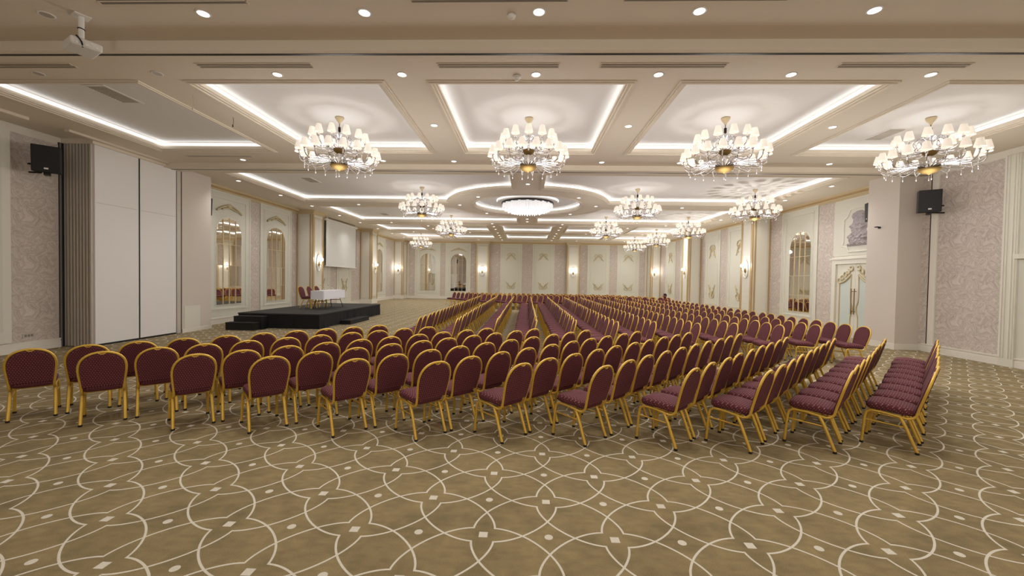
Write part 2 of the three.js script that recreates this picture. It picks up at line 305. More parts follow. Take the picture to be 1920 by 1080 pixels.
// ------------------------------------------------------------------ arched mirrors
function archMirror(side, s, w, crest, label) {
  const o = place(group('arched_mirror'), side, s, .72, .06); T(o, label, 'mirror', 'arched mirrors with gold bars');
  const h = 3.33, n = 4, rows = [0, .68, 1.5, 2.3, h], edge = x => { const t = Math.abs(x) / (w / 2); return h - .72 * (1 - Math.sqrt(Math.max(0, 1 - Math.pow(t, 2.4)))); };
  mesh('backing', new THREE.ExtrudeGeometry(shapeOf([[-w / 2 - .03, -.03], [w / 2 + .03, -.03], ...Array.from({ length: 17 }, (_, i) => { const x = w / 2 - w * i / 16; return [x * 1.045, edge(x) + .035]; })]), { depth: .02, bevelEnabled: false }).translate(0, 0, -.026), M.panelEdge, o);
  for (let c = 0; c < n; c++) for (let r = 0; r < 4; r++) {
    const g = .006, x0 = -w / 2 + w * c / n + g, x1 = -w / 2 + w * (c + 1) / n - g, y0 = rows[r] + g, y1 = rows[r + 1] - g, pts = [[x0, y0], [x1, y0]];
    for (let k = 0; k <= 8; k++) { const x = x1 + (x0 - x1) * k / 8; pts.push([x, Math.max(y0 + .02, Math.min(y1, edge(x) - g))]); }
    mesh('pane', new THREE.ExtrudeGeometry(shapeOf(pts), { depth: .004, bevelEnabled: false }).rotateY(((hash(c, r, 7) - .5) * .012)).rotateX((hash(c, r, 8) - .5) * .004), M.mirror, o);
  }
  for (let c = 1; c < n; c++) { const x = -w / 2 + w * c / n; mesh('glazing_bar', box(x - .014, x + .014, 0, edge(x), .002, .022), M.goldLine, o); }
  for (let r = 1; r < 4; r++) mesh('glazing_bar', box(-w / 2, w / 2, rows[r] - .008, rows[r] + .008, .002, .02), M.goldLine, o);
  if (crest) {
    const c = mesh('crest', [tube([[-w * .5, h + .22, .02], [-w * .28, h + .38, .03], [0, h + .47, .035], [w * .28, h + .38, .03], [w * .5, h + .22, .02]], .035, 20, 6), tube([[-w * .3, h + .3, .02], [0, h + .38, .03], [w * .3, h + .3, .02]], .03, 14, 6)], M.ornament, o);
    mesh('rosette', new THREE.SphereGeometry(1, 12, 8).scale(.13, .08, .03).translate(0, h + .46, .03), M.ornament, c);
  }
  return o;
}
archMirror('left', 15.68, 1.36, true, 'arched mirror next to the plain column, nearest the stage steps');
archMirror('left', 18.7, 1.38, true, 'arched mirror above the stage, between wallpaper strip and pilaster');
archMirror('left', 32.1, 1.36, true, 'arched mirror on the stage side wall past the projection screen');
archMirror('right', 17.72, 1.32, false, 'arched mirror without a crest beside the wallpaper and white double door');
archMirror('far', -8.85, 1.36, true, 'arched mirror on the far wall near the stage side corner');
archMirror('far', -6.08, 1.38, true, 'arched mirror on the far wall right behind the last chairs');

// ------------------------------------------------------------------ double door with overdoor relief
{
  const d = structGroup('door_1'); place(d, 'right', 14.78, 0, .0); const W = 1.7, H = 2.62;
  mesh('frame', [box(-W / 2 - .18, -W / 2, 0, H + .16, 0, .12), box(W / 2, W / 2 + .18, 0, H + .16, 0, .12), box(-W / 2, W / 2, H, H + .16, 0, .12)], M.panelEdge, d);
  mesh('lintel', [box(-W / 2 - .25, W / 2 + .25, H + .16, H + .22, 0, .16), box(-W / 2 - .2, W / 2 + .2, H + .22, H + .26, 0, .1)], M.panelEdge, d);
  for (const m of [-1, 1]) {
    const leaf = mesh('door_leaf', box(Math.min(0, m * W / 2) + .004, Math.max(0, m * W / 2) - .004, .01, H, .01, .05), M.panelEdge, d);
    mesh('door_glass', box(m * W * .25 - .24, m * W * .25 + .24, .2, 2.1, .05, .056), M.mint, leaf);
    const ix = m * W * .25 + (m > 0 ? -.26 : .26), ox = m * W * .25 + (m > 0 ? .27 : -.27);
    mesh('gold_frame', [tube([[ix, .15, .06], [ix, .75, .06], [ix - m * .07, .95, .065], [ix - m * .07, 1.1, .065], [ix, 1.3, .06], [ix, 2.25, .06]], .02, 24, 6), bar([ox, .15, .06], [ox, 1.95, .06], .022), bar([ix, .15, .06], [ox, .15, .06], .02)], M.goldLine, leaf);
    const cr = []; for (let k = 0; k < 5; k++) { const t = k / 4, cx = ox + (ix - ox) * t, cyy = 1.98 + .42 * t; cr.push(new THREE.TorusGeometry(.075, .028, 6, 14, 5).rotateZ(k).translate(cx, cyy + .05, .065)); }
    cr.push(tube([[ox, 1.93, .065], [ox + (ix - ox) * .45, 2.0, .07], [ix, 2.22, .065]], .035, 14, 6));
    mesh('crest', cr, M.ornament, leaf);
    const hd = mesh('door_handle', bar([m * .07, .85, .12], [m * .07, 1.75, .12], .014, 8), M.bronze, leaf);
    mesh('handle_post', [bar([m * .07, .95, .05], [m * .07, .95, .12], .01), bar([m * .07, 1.65, .05], [m * .07, 1.65, .12], .01)], M.bronze, hd);
  }
  mesh('overdoor_panel', box(-W / 2 - .25, W / 2 + .2, H + .3, 4.9, 0, .03), M.panel, d);
  const o = place(group('overdoor_relief'), 'right', 14.72, 3.05, .04); T(o, 'grey sculpted relief in a shaped white frame above the double door', 'relief');
  const FR = [[-.4, 0], [.4, 0], [.5, .16], [.72, .22], [.66, .34], [.66, 1.15], [.5, 1.25], [.36, 1.5], [-.36, 1.5], [-.5, 1.25], [-.66, 1.15], [-.66, .34], [-.72, .22], [-.5, .16]];
  mesh('frame', FR.flatMap((q, i) => { const r = FR[(i + 1) % FR.length]; return [bar([q[0], q[1], 0], [r[0], r[1], 0], .028, 8), new THREE.SphereGeometry(.032, 8, 6).translate(q[0], q[1], 0)]; }), M.panelEdge, o);
  const g = new THREE.PlaneGeometry(1.25, 1.3, 70, 70), p = g.attributes.position;
  for (let i = 0; i < p.count; i++) {
    const x = p.getX(i), y = p.getY(i), half = .52 - .3 * ((y + .65) / 1.3) + .06 * Math.sin(y * 17), m = Math.min(1, Math.max(0, (half - Math.abs(x)) * 9)) * Math.min(1, Math.max(0, (.62 - Math.abs(y)) * 14));
    p.setZ(i, -.02 + m * (.035 + .09 * Math.pow(vnoise(x * 14 + 20, y * 14 + 20, 64, 31), 1.5) + .06 * vnoise(x * 30 + 40, y * 30 + 40, 128, 32)));
  }
  g.computeVertexNormals(); mesh('sculpture', g.translate(0, .8, 0), M.greyRelief, o);
}

// ------------------------------------------------------------------ folding partition parked at the left wall
{
  const o = group('folding_partition', -10.83, 0, -11.3); T(o, 'stacked white folding partition panels parked beside the wallpapered wall', 'partition');
  const panelZ = [[10.02, 11.19], [11.24, 12.42]];
  for (const [a, b] of panelZ) { const p = mesh('panel', box(-.1, 0, .05, 5.08, 11.3 - b, 11.3 - a), M.partition, o); mesh('panel_seam', box(0, .003, 3.62, 3.63, 11.3 - b + .03, 11.3 - a - .03), M.slat, p); mesh('bottom_seal', box(-.09, -.01, .008, .05, 11.3 - b, 11.3 - a), M.black, p); }
  mesh('end_post', box(-.1, 0, .01, 5.08, 11.3 - 12.6, 11.3 - 12.46), M.slat, o); mesh('edge_seal', box(-.08, -.01, .01, 5.08, 11.3 - 12.64, 11.3 - 12.6), M.black, o);
  mesh('edge_seal', box(-.08, -.012, .01, 5.08, 11.3 - 11.24, 11.3 - 11.19), M.black, o);
  for (let k = 0; k < 9; k++) {                                    // the panel ends seen as a row of slats
    const x = -.74 + k * .0825 + .02; const s = mesh('slat', box(x - .024, x + .022, .01, 5.06, 11.3 - 10.2, 11.3 - 9.96), M.slat, o); mesh('slat_edge', box(x + .022, x + .038, .01, 5.06, 11.3 - 10.2, 11.3 - 10.08), M.darkMetal, s);
  }
  mesh('stack_core', box(-.76, -.1, .02, 5.08, 11.3 - 12.4, 11.3 - 10.2), M.blackSoft, o);
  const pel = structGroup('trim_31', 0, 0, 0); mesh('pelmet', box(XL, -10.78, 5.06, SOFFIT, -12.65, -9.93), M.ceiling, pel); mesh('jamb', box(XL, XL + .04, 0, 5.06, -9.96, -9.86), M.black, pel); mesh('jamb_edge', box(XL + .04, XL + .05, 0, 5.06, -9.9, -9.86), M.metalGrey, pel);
}
// ------------------------------------------------------------------ projection screen
{
  const o = place(group('projection_screen'), 'left', 24.7, 2.42, .42); T(o, 'large white pull-down projection screen hanging over the stage wall', 'projection screen');
  mesh('fabric', box(-2.0, 2.0, .04, 2.56, -.003, .003), M.screen, o); mesh('black_border', [box(-2.06, -2.0, .04, 2.56, -.003, .003), box(2.0, 2.06, .04, 2.56, -.003, .003)], M.black, o);
  mesh('bottom_bar', box(-2.08, 2.08, 0, .045, -.015, .015), M.whitePlastic, o); mesh('casing', box(-2.12, 2.12, 2.54, 2.66, -.06, .06), M.whitePlastic, o);
  for (const x of [-1.9, 1.9]) mesh('hanger', box(x - .03, x + .03, 2.66, SOFFIT - 2.42, -.03, .03), M.whitePlastic, o);
}

// ------------------------------------------------------------------ stage
const STAGE = .53;
{
  const o = group('stage_platform', 0, 0, 0); o.position.set(-8.7, 0, -17.27); T(o, 'low black stage platform with a draped skirt near the mirrors', 'stage');
  mesh('deck', new RoundedBoxGeometry(2.94, .05, 6.08, 2, .012).translate(0, STAGE - .025, 0), M.stage, o);
  const drape = (L) => { const n = Math.round(L * 26), g = new THREE.PlaneGeometry(L, STAGE - .05, n, 6), p = g.attributes.position; for (let i = 0; i < p.count; i++) { const x = p.getX(i), t = .5 - p.getY(i) / (STAGE - .05); p.setZ(i, .02 * t * Math.sin(x * 7.3 + 1.5 * Math.sin(x * 1.7)) + .008 * t * Math.sin(x * 19 + t * 2)); } g.computeVertexNormals(); return g.translate(0, (STAGE - .05) / 2 + .002, 0); };
  mesh('front_skirt', drape(2.9).translate(0, 0, 3.02), M.skirtCloth, o); mesh('side_skirt', drape(6.04).rotateY(Math.PI / 2).translate(1.45, 0, 0), M.skirtCloth, o); mesh('back_skirt', drape(2.9).rotateY(Math.PI).translate(0, 0, -3.02), M.skirtCloth, o);
  mesh('side_skirt', drape(6.04).rotateY(-Math.PI / 2).translate(-1.45, 0, 0), M.skirtCloth, o); mesh('support', box(-1.42, 1.42, .002, STAGE - .05, -2.98, 2.98), M.blackSoft, o);
  const s = group('stage_steps', -9.6, 0, -13.82); T(s, 'black two-tread step unit against the front of the stage', 'steps');
  mesh('tread', new RoundedBoxGeometry(1.0, .03, .32, 2, .008).translate(0, .245, .14), M.blackSoft, s); mesh('tread', new RoundedBoxGeometry(1.0, .03, .34, 2, .008).translate(.06, .435, -.18), M.blackSoft, s);
  mesh('riser', box(-.49, .49, 0, .23, -.02, .29), M.black, s); mesh('riser', box(-.43, .55, 0, .42, -.34, -.02), M.black, s);
  const k = group('low_step', -6.99, 0, -16.75); T(k, 'single low black step box beside the long edge of the stage', 'steps');
  mesh('step_body', box(-.17, .19, 0, .14, -.95, .95), M.black, k); mesh('tread', new RoundedBoxGeometry(.4, .025, 1.94, 2, .008).translate(.01, .152, 0), M.blackSoft, k);
}
{
  const o = group('folding_table', -8.25, STAGE, -17.0); T(o, 'long folding table with dark legs under a white cloth on stage', 'table');
  mesh('tabletop', box(-.25, .25, .72, .745, -.93, .93), M.metalGrey, o);
  for (const m of [-1, 1]) for (const q of [-1, 1]) mesh('leg', tube([[q * .2, .72, m * .62], [q * .2, .35, m * .64], [q * .23, .22, m * .68], [q * .24, .016, m * .8]], .014, 8, 6), M.darkMetal, o);
  for (const m of [-1, 1]) mesh('crossbar', bar([-.2, .33, m * .64], [.2, .33, m * .64], .012), M.darkMetal, o);
  const c = group('tablecloth', -8.25, STAGE + .746, -17.0); T(c, 'white cloth draped over the folding table on stage', 'tablecloth');
  const N = 90, pos = [], idx = [], per = []; const hw = .265, hl = .945;
  for (let i = 0; i < N; i++) { const t = i / N * 2 * (2 * hw + 2 * hl); let x, z; if (t < 2 * hl) { x = hw; z = -hl + t; } else if (t < 2 * hl + 2 * hw) { x = hw - (t - 2 * hl); z = hl; } else if (t < 4 * hl + 2 * hw) { x = -hw; z = hl - (t - 2 * hl - 2 * hw); } else { x = -hw + (t - 4 * hl - 2 * hw); z = -hl; } per.push([x, z]); }
  const R = 5; for (let r = 0; r <= R; r++) for (const [x, z] of per) { const t = r / R, w = 1 + t * (.03 + .05 * (.5 + .5 * Math.sin(x * 13 + z * 9))), c2 = Math.abs(Math.abs(x) - hw) < .02 && Math.abs(Math.abs(z) - hl) < .03; pos.push(x * (1 + t * .09 * (w - .97) * 4), .004 - t * (.34 + (c2 ? .06 : 0)), z * (1 + t * .02 * w)); }
  for (let r = 0; r < R; r++) for (let i = 0; i < N; i++) { const a = r * N + i, b = r * N + (i + 1) % N; idx.push(a, b, a + N, b, b + N, a + N); }
  const g = new THREE.BufferGeometry(); g.setAttribute('position', new THREE.Float32BufferAttribute(pos, 3)); g.setAttribute('uv', new THREE.Float32BufferAttribute(pos.flatMap((_, i) => i % 3 === 2 ? [pos[i], pos[i - 1]] : []), 2)); g.setIndex(idx); g.computeVertexNormals();
  const m2 = M.cloth.clone(); m2.side = THREE.DoubleSide; mesh('cloth_drop', g, m2, c); mesh('cloth_top', box(-hw, hw, 0, .006, -hl, hl), M.cloth, c);
  const glass = new THREE.MeshPhysicalMaterial({ color: 0xffffff, roughness: .03, transmission: 1, thickness: 0 });
  for (const [x, z, w] of [[.05, .6, 'first'], [-.08, .25, 'second'], [.1, -.1, 'third'], [-.05, -.45, 'fourth'], [.04, -.7, 'fifth']]) { const q = mesh('drinking_glass', lathe([[0, .004], [.028, .004], [.034, .12], [.032, .12], [.026, .008], [0, .008]], 14), glass); q.position.set(-8.25 + x, STAGE + .754, -17 + z); T(q, `clear drinking glass on the stage table, ${w} from the step unit end`, 'glass', 'glasses on the stage table'); }
  for (const [x, z, w] of [[-.1, .5, 'nearer'], [-.12, -.2, 'farther from']]) { const q = group('water_bottle', -8.25 + x, STAGE + .754, -17 + z); T(q, `small clear water bottle on the stage table, ${w} the step unit`, 'bottle', 'bottles on the stage table'); mesh('body', lathe([[0, 0], [.03, 0], [.03, .13], [.012, .17], [.012, .19]], 14), glass, q); mesh('cap', new THREE.CylinderGeometry(.014, .014, .018, 12).translate(0, .198, 0), M.darkMetal, q); }
}

// ------------------------------------------------------------------ banquet chairs (front of the chair = local +z, origin on the floor under the seat)
function cushion(hx, hy, hz, e1, e2, nu, nv) {         // soft rounded block
  const sp = (v, e) => Math.sign(v) * Math.pow(Math.abs(v), e), g = new THREE.SphereGeometry(1, nu, nv), p = g.attributes.position, u = g.attributes.uv;
  for (let i = 0; i < p.count; i++) {
    const y = Math.max(-1, Math.min(1, p.getY(i))), ph = Math.asin(y), th = Math.atan2(p.getZ(i), p.getX(i)), c = sp(Math.cos(ph), e1);
    p.setXYZ(i, hx * c * sp(Math.cos(th), e2), hy * sp(Math.sin(ph), e1), hz * c * sp(Math.sin(th), e2)); u.setXY(i, p.getX(i) + .8 * p.getY(i), p.getZ(i) + .6 * p.getY(i));
  }
  g.computeVertexNormals(); return g;
}
const chairGeo = (() => {
  const G = {};
  G.seat = cushion(.215, .058, .225, .62, .38, 20, 10); { const p = G.seat.attributes.position; for (let i = 0; i < p.count; i++) { const z = p.getZ(i); p.setX(i, p.getX(i) * (.94 + .22 * (z + .22) * .5)); p.setY(i, p.getY(i) + .462 - .02 * (z < 0 ? -z : 0) / .22 + .012 * Math.max(0, 1 - Math.hypot(p.getX(i) / .2, z / .2))); } G.seat.computeVertexNormals(); }
  const side = m => [[m * .186, .405, .165], [m * .188, .402, .05], [m * .19, .382, -.1], [m * .19, .378, -.17], [m * .19, .41, -.213], [m * .193, .5, -.238], [m * .206, .61, -.269], [m * .213, .7, -.294], [m * .205, .768, -.313], [m * .178, .828, -.33], [m * .13, .873, -.342], [m * .068, .898, -.349]];
  G.backFrame = tube([...side(-1), [0, .905, -.351], ...side(1).reverse()], .0148, 46, 6);
  const lean = Math.atan2(.351 - .238, .905 - .5), out = [[-.185, -.01], [.185, -.01], [.195, .1], [.202, .2], [.2, .26], [.189, .31], [.165, .355], [.12, .398], [.065, .42], [0, .427], [-.065, .42], [-.12, .398], [-.165, .355], [-.189, .31], [-.2, .26], [-.202, .2], [-.195, .1]];
  G.backrest = new THREE.ExtrudeGeometry(shapeOf(inset(out, .012)), { depth: .022, bevelEnabled: true, bevelThickness: .011, bevelSize: .011, bevelSegments: 2, curveSegments: 2 }).translate(0, 0, -.011).rotateX(-lean).translate(0, .478, -.229);
  G.handle = tube([[-.035, .893, -.362], [0, .881, -.364], [.035, .893, -.362]], .006, 6, 5);
  G.frontLeg = m => tube([[m * .186, .405, .165], [m * .188, .398, .196], [m * .191, .365, .212], [m * .2, .018, .243]], .0165, 8, 6);
  G.rearLeg = m => tube([[m * .19, .381, -.085], [m * .192, .345, -.107], [m * .2, .018, -.237]], .0185, 4, 6);
  G.cap = (m, z) => new THREE.CylinderGeometry(.0195, .0195, .024, 8).translate(m * .2, .012, z);
  G.stretcher = m => bar([m * .194, .29, .219], [m * .194, .275, -.136], .0085, 5);
  G.seatFrame = mergeGeometries([bar([-.188, .395, .12], [.188, .395, .12], .01, 5), bar([-.19, .383, -.1], [.19, .383, -.1], .01, 5)]);
  return G;
})();
function makeChair(full = true) {
  const o = new THREE.Group(), G = chairGeo;
  mesh('seat', G.seat, M.fabric, o); mesh('backrest', G.backrest, M.fabric, o); const bf = mesh('back_frame', G.backFrame, M.chairGold, o); if (full) { mesh('handle', G.handle, M.chairGold, bf); mesh('seat_frame', G.seatFrame, M.chairGold, o); }
  for (const m of [-1, 1]) {
    const f = mesh('leg', G.frontLeg(m), M.chairGold, o), r = mesh('leg', G.rearLeg(m), M.chairGold, o);
    if (full) { mesh('foot_cap', G.cap(m, .243), M.cap, f); mesh('foot_cap', G.cap(m, -.237), M.cap, r); } mesh('stretcher', G.stretcher(m), M.chairGold, o);
  }
  return o;
}
const spots = [];                                       // [x, Zf, facing x, facing Zf, block, row]
const RX = [-6.39, -5.375, -4.20, -3.23, -2.22, -1.246, -.264, .697, 1.69, 2.513, 3.453, 4.393], RZ = [4.84, 4.77, 4.74, 4.72, 4.68, 4.65, 4.66, 4.64, 4.61, 4.60, 4.66, 4.69];
RX.forEach((x0, k) => {                                 // near block: rows run away to the right, chairs turned to the stage
  const a = (k < 3 ? 45 : 46) * Math.PI / 180, ux = Math.cos(a), uz = Math.sin(a), n = k < 8 ? 10 : 9;
  for (let i = 0; i < n; i++) spots.push([x0 + ux * (.212 + i * .508) - uz * .237 + rr(-.012, .012), RZ[k] + uz * (.212 + i * .508) + ux * .237 + rr(-.012, .012), -uz, ux, 'near', k, n - i]);
});
for (let k = 0; k < 12; k++) for (let i = 0; i < 27; i++) spots.push([-2.94 + .955 * k + rr(-.012, .012), 9.9 + (k % 2 ? 0 : .2) + i * .515 + (i > 8 ? .06 : 0) + (i > 17 ? .06 : 0) + rr(-.01, .01), -1, 0, 'middle', k, i + 1]);
for (let k = 0; k < 12; k++) for (let i = 0; i < 10; i++) { const ux = .66, uz = -.751; spots.push([-5.2 + .96 * k + ux * .508 * i + rr(-.012, .012), 28.5 + uz * .508 * i + rr(-.012, .012), uz, -ux, 'far', k, 10 - i]); }
const order = ['first', 'second', 'third', 'fourth', 'fifth', 'sixth', 'seventh', 'eighth', 'ninth', 'tenth', 'eleventh', 'twelfth'];
const rank = n => order[n - 1] || ['thirteenth', 'fourteenth', 'fifteenth', 'sixteenth', 'seventeenth', 'eighteenth', 'nineteenth', 'twentieth'][n - 13] || `number ${n}`;
const blockName = { near: 'partition-side block', middle: 'middle block', far: 'far-wall block' }, aisle = { near: 'cross aisle', middle: 'partition-side aisle', far: 'cross aisle' };
const SINGLES = 297;
spots.sort((a, b) => Math.hypot(a[0], a[1]) - Math.hypot(b[0], b[1]));
const chairProto = makeChair(), farProto = makeChair(false);   // farther chairs are too small to show caps and handle
function setChair(o, [x, z, fx, fz]) { o.position.set(x, 0, -z); o.rotation.y = Math.atan2(fx, -fz) + rr(-.03, .03); }
spots.slice(0, SINGLES).forEach(s => {
  const o = (s[4] === 'near' || s[1] < 11.2 ? chairProto : farProto).clone(); o.name = numbered('banquet_chair'); setChair(o, s); scene.add(o);
  T(o, `${blockName[s[4]]} burgundy banquet chair, ${order[s[5]]} row from the stage, ${rank(s[6])} from the ${aisle[s[4]]}`, 'chair', `${blockName[s[4]]} of banquet chairs`);
});
{ // the chairs too far off to tell apart: one object
  const parts = [[], []]; farProto.updateMatrixWorld(true);
  farProto.traverse(q => { if (q.isMesh) { const g = q.geometry.index ? q.geometry.toNonIndexed() : q.geometry.clone(); parts[[M.fabric, M.chairGold].indexOf(q.material)].push(g); } });
  const merged = mergeGeometries(parts.map(p => mergeGeometries(p)), true), rest = spots.slice(SINGLES), im = new THREE.InstancedMesh(merged, [M.fabric, M.chairGold], rest.length), d = new THREE.Object3D();
  rest.forEach((s, i) => { setChair(d, s); d.updateMatrix(); im.setMatrixAt(i, d.matrix); });
  im.name = 'distant_banquet_chairs'; im.castShadow = im.receiveShadow = true; im.userData.kind = 'stuff'; T(im, 'remaining rows of burgundy and gold banquet chairs towards the far wall', 'chairs'); scene.add(im);
}
[[16.45, 'nearest the stage steps'], [17.08, 'in the middle'], [17.72, 'towards the projection screen']].forEach(([z, w]) => {
  const o = chairProto.clone(); o.name = numbered('banquet_chair'); o.position.set(-8.82, STAGE, -z); o.rotation.y = Math.PI / 2 + rr(-.06, .06); scene.add(o); T(o, `burgundy banquet chair behind the white stage table, ${w}`, 'chair');
});

// ------------------------------------------------------------------ chandeliers (origin at the ceiling)
const chGeo = (() => {
  const G = {};
  G.canopy = lathe([[0, 0], [.09, 0], [.095, -.02], [.07, -.07], [.035, -.11], [.02, -.15], [0, -.15]], 20);
  G.rod = mergeGeometries([new THREE.CylinderGeometry(.008, .008, 1.0, 8).translate(0, -.62, 0), new THREE.CylinderGeometry(.028, .028, .1, 12).translate(0, -.27, 0)].map(g => g.toNonIndexed()));
  G.stem = lathe([[.02, -.34], [.05, -.38], [.03, -.44], [.055, -.52], [.03, -.62], [.05, -.68], [.03, -.78], [.045, -.9], [.03, -1.0], [.05, -1.06]], 14);
  G.bowl1 = lathe([[.13, -.70], [.135, -.705], [.11, -.76], [.06, -.795], [0, -.805]], 24);
  G.bowl2 = lathe([[.185, -1.06], [.19, -1.068], [.172, -1.105], [.115, -1.145], [.04, -1.163], [.015, -1.185], [0, -1.19]], 28);
  G.shade = lathe([[.088, 0], [.083, .03], [.05, .165]], 12);
  G.drop = lathe([[0, 0], [.0035, -.002], [.0035, -.07], [.016, -.1], [.012, -.12], [0, -.128]], 6);
  G.cup = lathe([[0, 0], [.012, .0], [.032, .03], [.014, .045], [.014, .1]], 8);
  G.arm1 = tube([[.06, -.68, 0], [.2, -.73, 0], [.38, -.74, 0], [.52, -.68, 0], [.555, -.58, 0]], .013, 12, 5);
  G.arm2 = tube([[.08, -1.03, 0], [.28, -1.0, 0], [.5, -1.05, 0], [.7, -1.06, 0], [.79, -.99, 0], [.805, -.9, 0]], .014, 14, 5);
  G.coil = tube([[.18, -.99, 0], [.34, -.95, 0], [.5, -1.0, 0], [.66, -1.01, 0]], .012, 8, 4);
  G.swan = tube([[.05, -.5, 0], [.16, -.42, 0], [.26, -.5, 0], [.22, -.62, 0], [.33, -.7, 0]], .011, 12, 4);
  return G;
})();
function makeChandelier() {
  const o = new THREE.Group(), G = chGeo;
  mesh('canopy', G.canopy, M.goldLine, o); mesh('rod', G.rod, M.darkMetal, o); mesh('stem', G.stem, M.arm, o); mesh('bowl', G.bowl1, M.bronze, o); const b = mesh('bowl', G.bowl2, M.bronze, o); mesh('pendant_drop', G.drop, M.crystal, b).position.set(0, -1.185, 0);
  const tier = (n, bare, R, ya, ys, off, extra) => {
    const arm = mergeGeometries([bare, extra, G.cup.clone().translate(R, ya - .01, 0)].map(g => g.toNonIndexed()));   // arm, candle cup and glass scroll are blown in one piece
    for (let k = 0; k < n; k++) {
      const a = (k + off) / n * 2 * Math.PI, A = mesh('arm', arm, M.arm, o); A.rotation.y = a;
      const put = (nm, g, m, x, y) => { const q = mesh(nm, g, m, A); q.position.set(x, y, 0); return q; };
      put('lamp_shade', G.shade, M.shade, R, ys); put('glass_drop', G.drop, M.crystal, R * .87, ya - .15);
    }
  };
  tier(12, G.arm1, .555, -.58, -.5, .3, G.swan); tier(18, G.arm2, .805, -.9, -.845, 0, G.coil);
  return o;
}
const chProto = makeChandelier();
[[-4.2, 9.1, 'in the tray beside the unlamped tray over the partition'], [0, 9.1, 'in the centre tray before the crystal drum'], [4.2, 9.05, 'in the tray between centre and wall trays'], [8.4, 9.0, 'above the loudspeaker by the plain column'],
  [-4.12, 16.05, 'before the crystal drum, stage side'], [4.2, 16.0, 'before the crystal drum, door side'], [8.55, 15.9, 'close to the white double door'],
  [-4.25, 23.1, 'past the crystal drum, stage side'], [4.35, 23.0, 'past the crystal drum, door side'], [8.75, 22.8, 'in the big bay by the door side pilasters'],
  [-8.4, 32.6, 'near the far wall, stage side'], [8.75, 28.3, 'over the rear chairs, door side'], [8.6, 33.3, 'in the far corner, door side'],
  [-4.2, -1.2, 'at the near end of the hall, partition side'], [0, -1.2, 'at the near end of the hall, in the middle'], [4.2, -1.2, 'at the near end of the hall, door side'], [8.4, -1.2, 'at the near end of the hall, by the door wall']].forEach(([x, z, w], i) => {
  const top = z < 0 ? SOFFIT : TOP, o = chProto.clone(); o.name = numbered('chandelier'); o.position.set(x, top, -z); o.rotation.y = .37 * i; T(o, `two-tier chandelier with white shades ${w}`, 'chandelier', 'chandeliers with white shades'); scene.add(o);
    const p = new THREE.PointLight(C_WARM, L_CHANDELIER, 0, 2); p.position.set(x, top - 1.8, -z); p.shadow.radius = x > 8 && z > 15 && z < 24 ? 4 : 24; p.castShadow = true; scene.add(p);   // its light, just under the shades and bowl
  const q = new THREE.PointLight(C_COOL, L_CHANDELIER_UP, 0, 2); q.position.set(x, top - .44, -z); q.shadow.radius = 6; q.castShadow = true; scene.add(q);       // and what leaves the tops of the shades
});
{ // round crystal ceiling light in the middle of the oval
  const o = group('crystal_drum_light', 0, TOP, -CZ); T(o, 'wide round crystal ceiling light with pointed hanging crystals in the ceiling ring', 'ceiling light');
  mesh('mount_plate', new THREE.CylinderGeometry(1.3, 1.36, .1, 56).translate(0, -.05, 0), M.tray, o); mesh('rim', new THREE.CylinderGeometry(1.16, 1.16, .06, 56).translate(0, -.13, 0), M.darkMetal, o);
  const blade = (h) => new THREE.ExtrudeGeometry(shapeOf([[-.055, 0], [.055, 0], [.055, -h + .1], [.02, -h + .02], [0, -h], [-.02, -h + .02], [-.055, -h + .1]]), { depth: .012, bevelEnabled: false });
  for (const [r, n, h, y] of [[1.12, 60, .22, -.16], [1.0, 52, .29, -.16], [.84, 44, .35, -.16], [.64, 34, .4, -.16]]) { const g = blade(h); for (let k = 0; k < n; k++) { const q = mesh('crystal', g, M.drum, o), a = k / n * 2 * Math.PI; q.position.set(r * Math.sin(a), y - .02 * ((k * 7) % 3), r * Math.cos(a)); q.rotation.y = a; } }
  const p = new THREE.PointLight(C_COOL, L_DRUM, 0, 2); p.position.set(0, TOP - 1.05, -CZ); p.shadow.radius = 20; p.castShadow = true; scene.add(p);
}

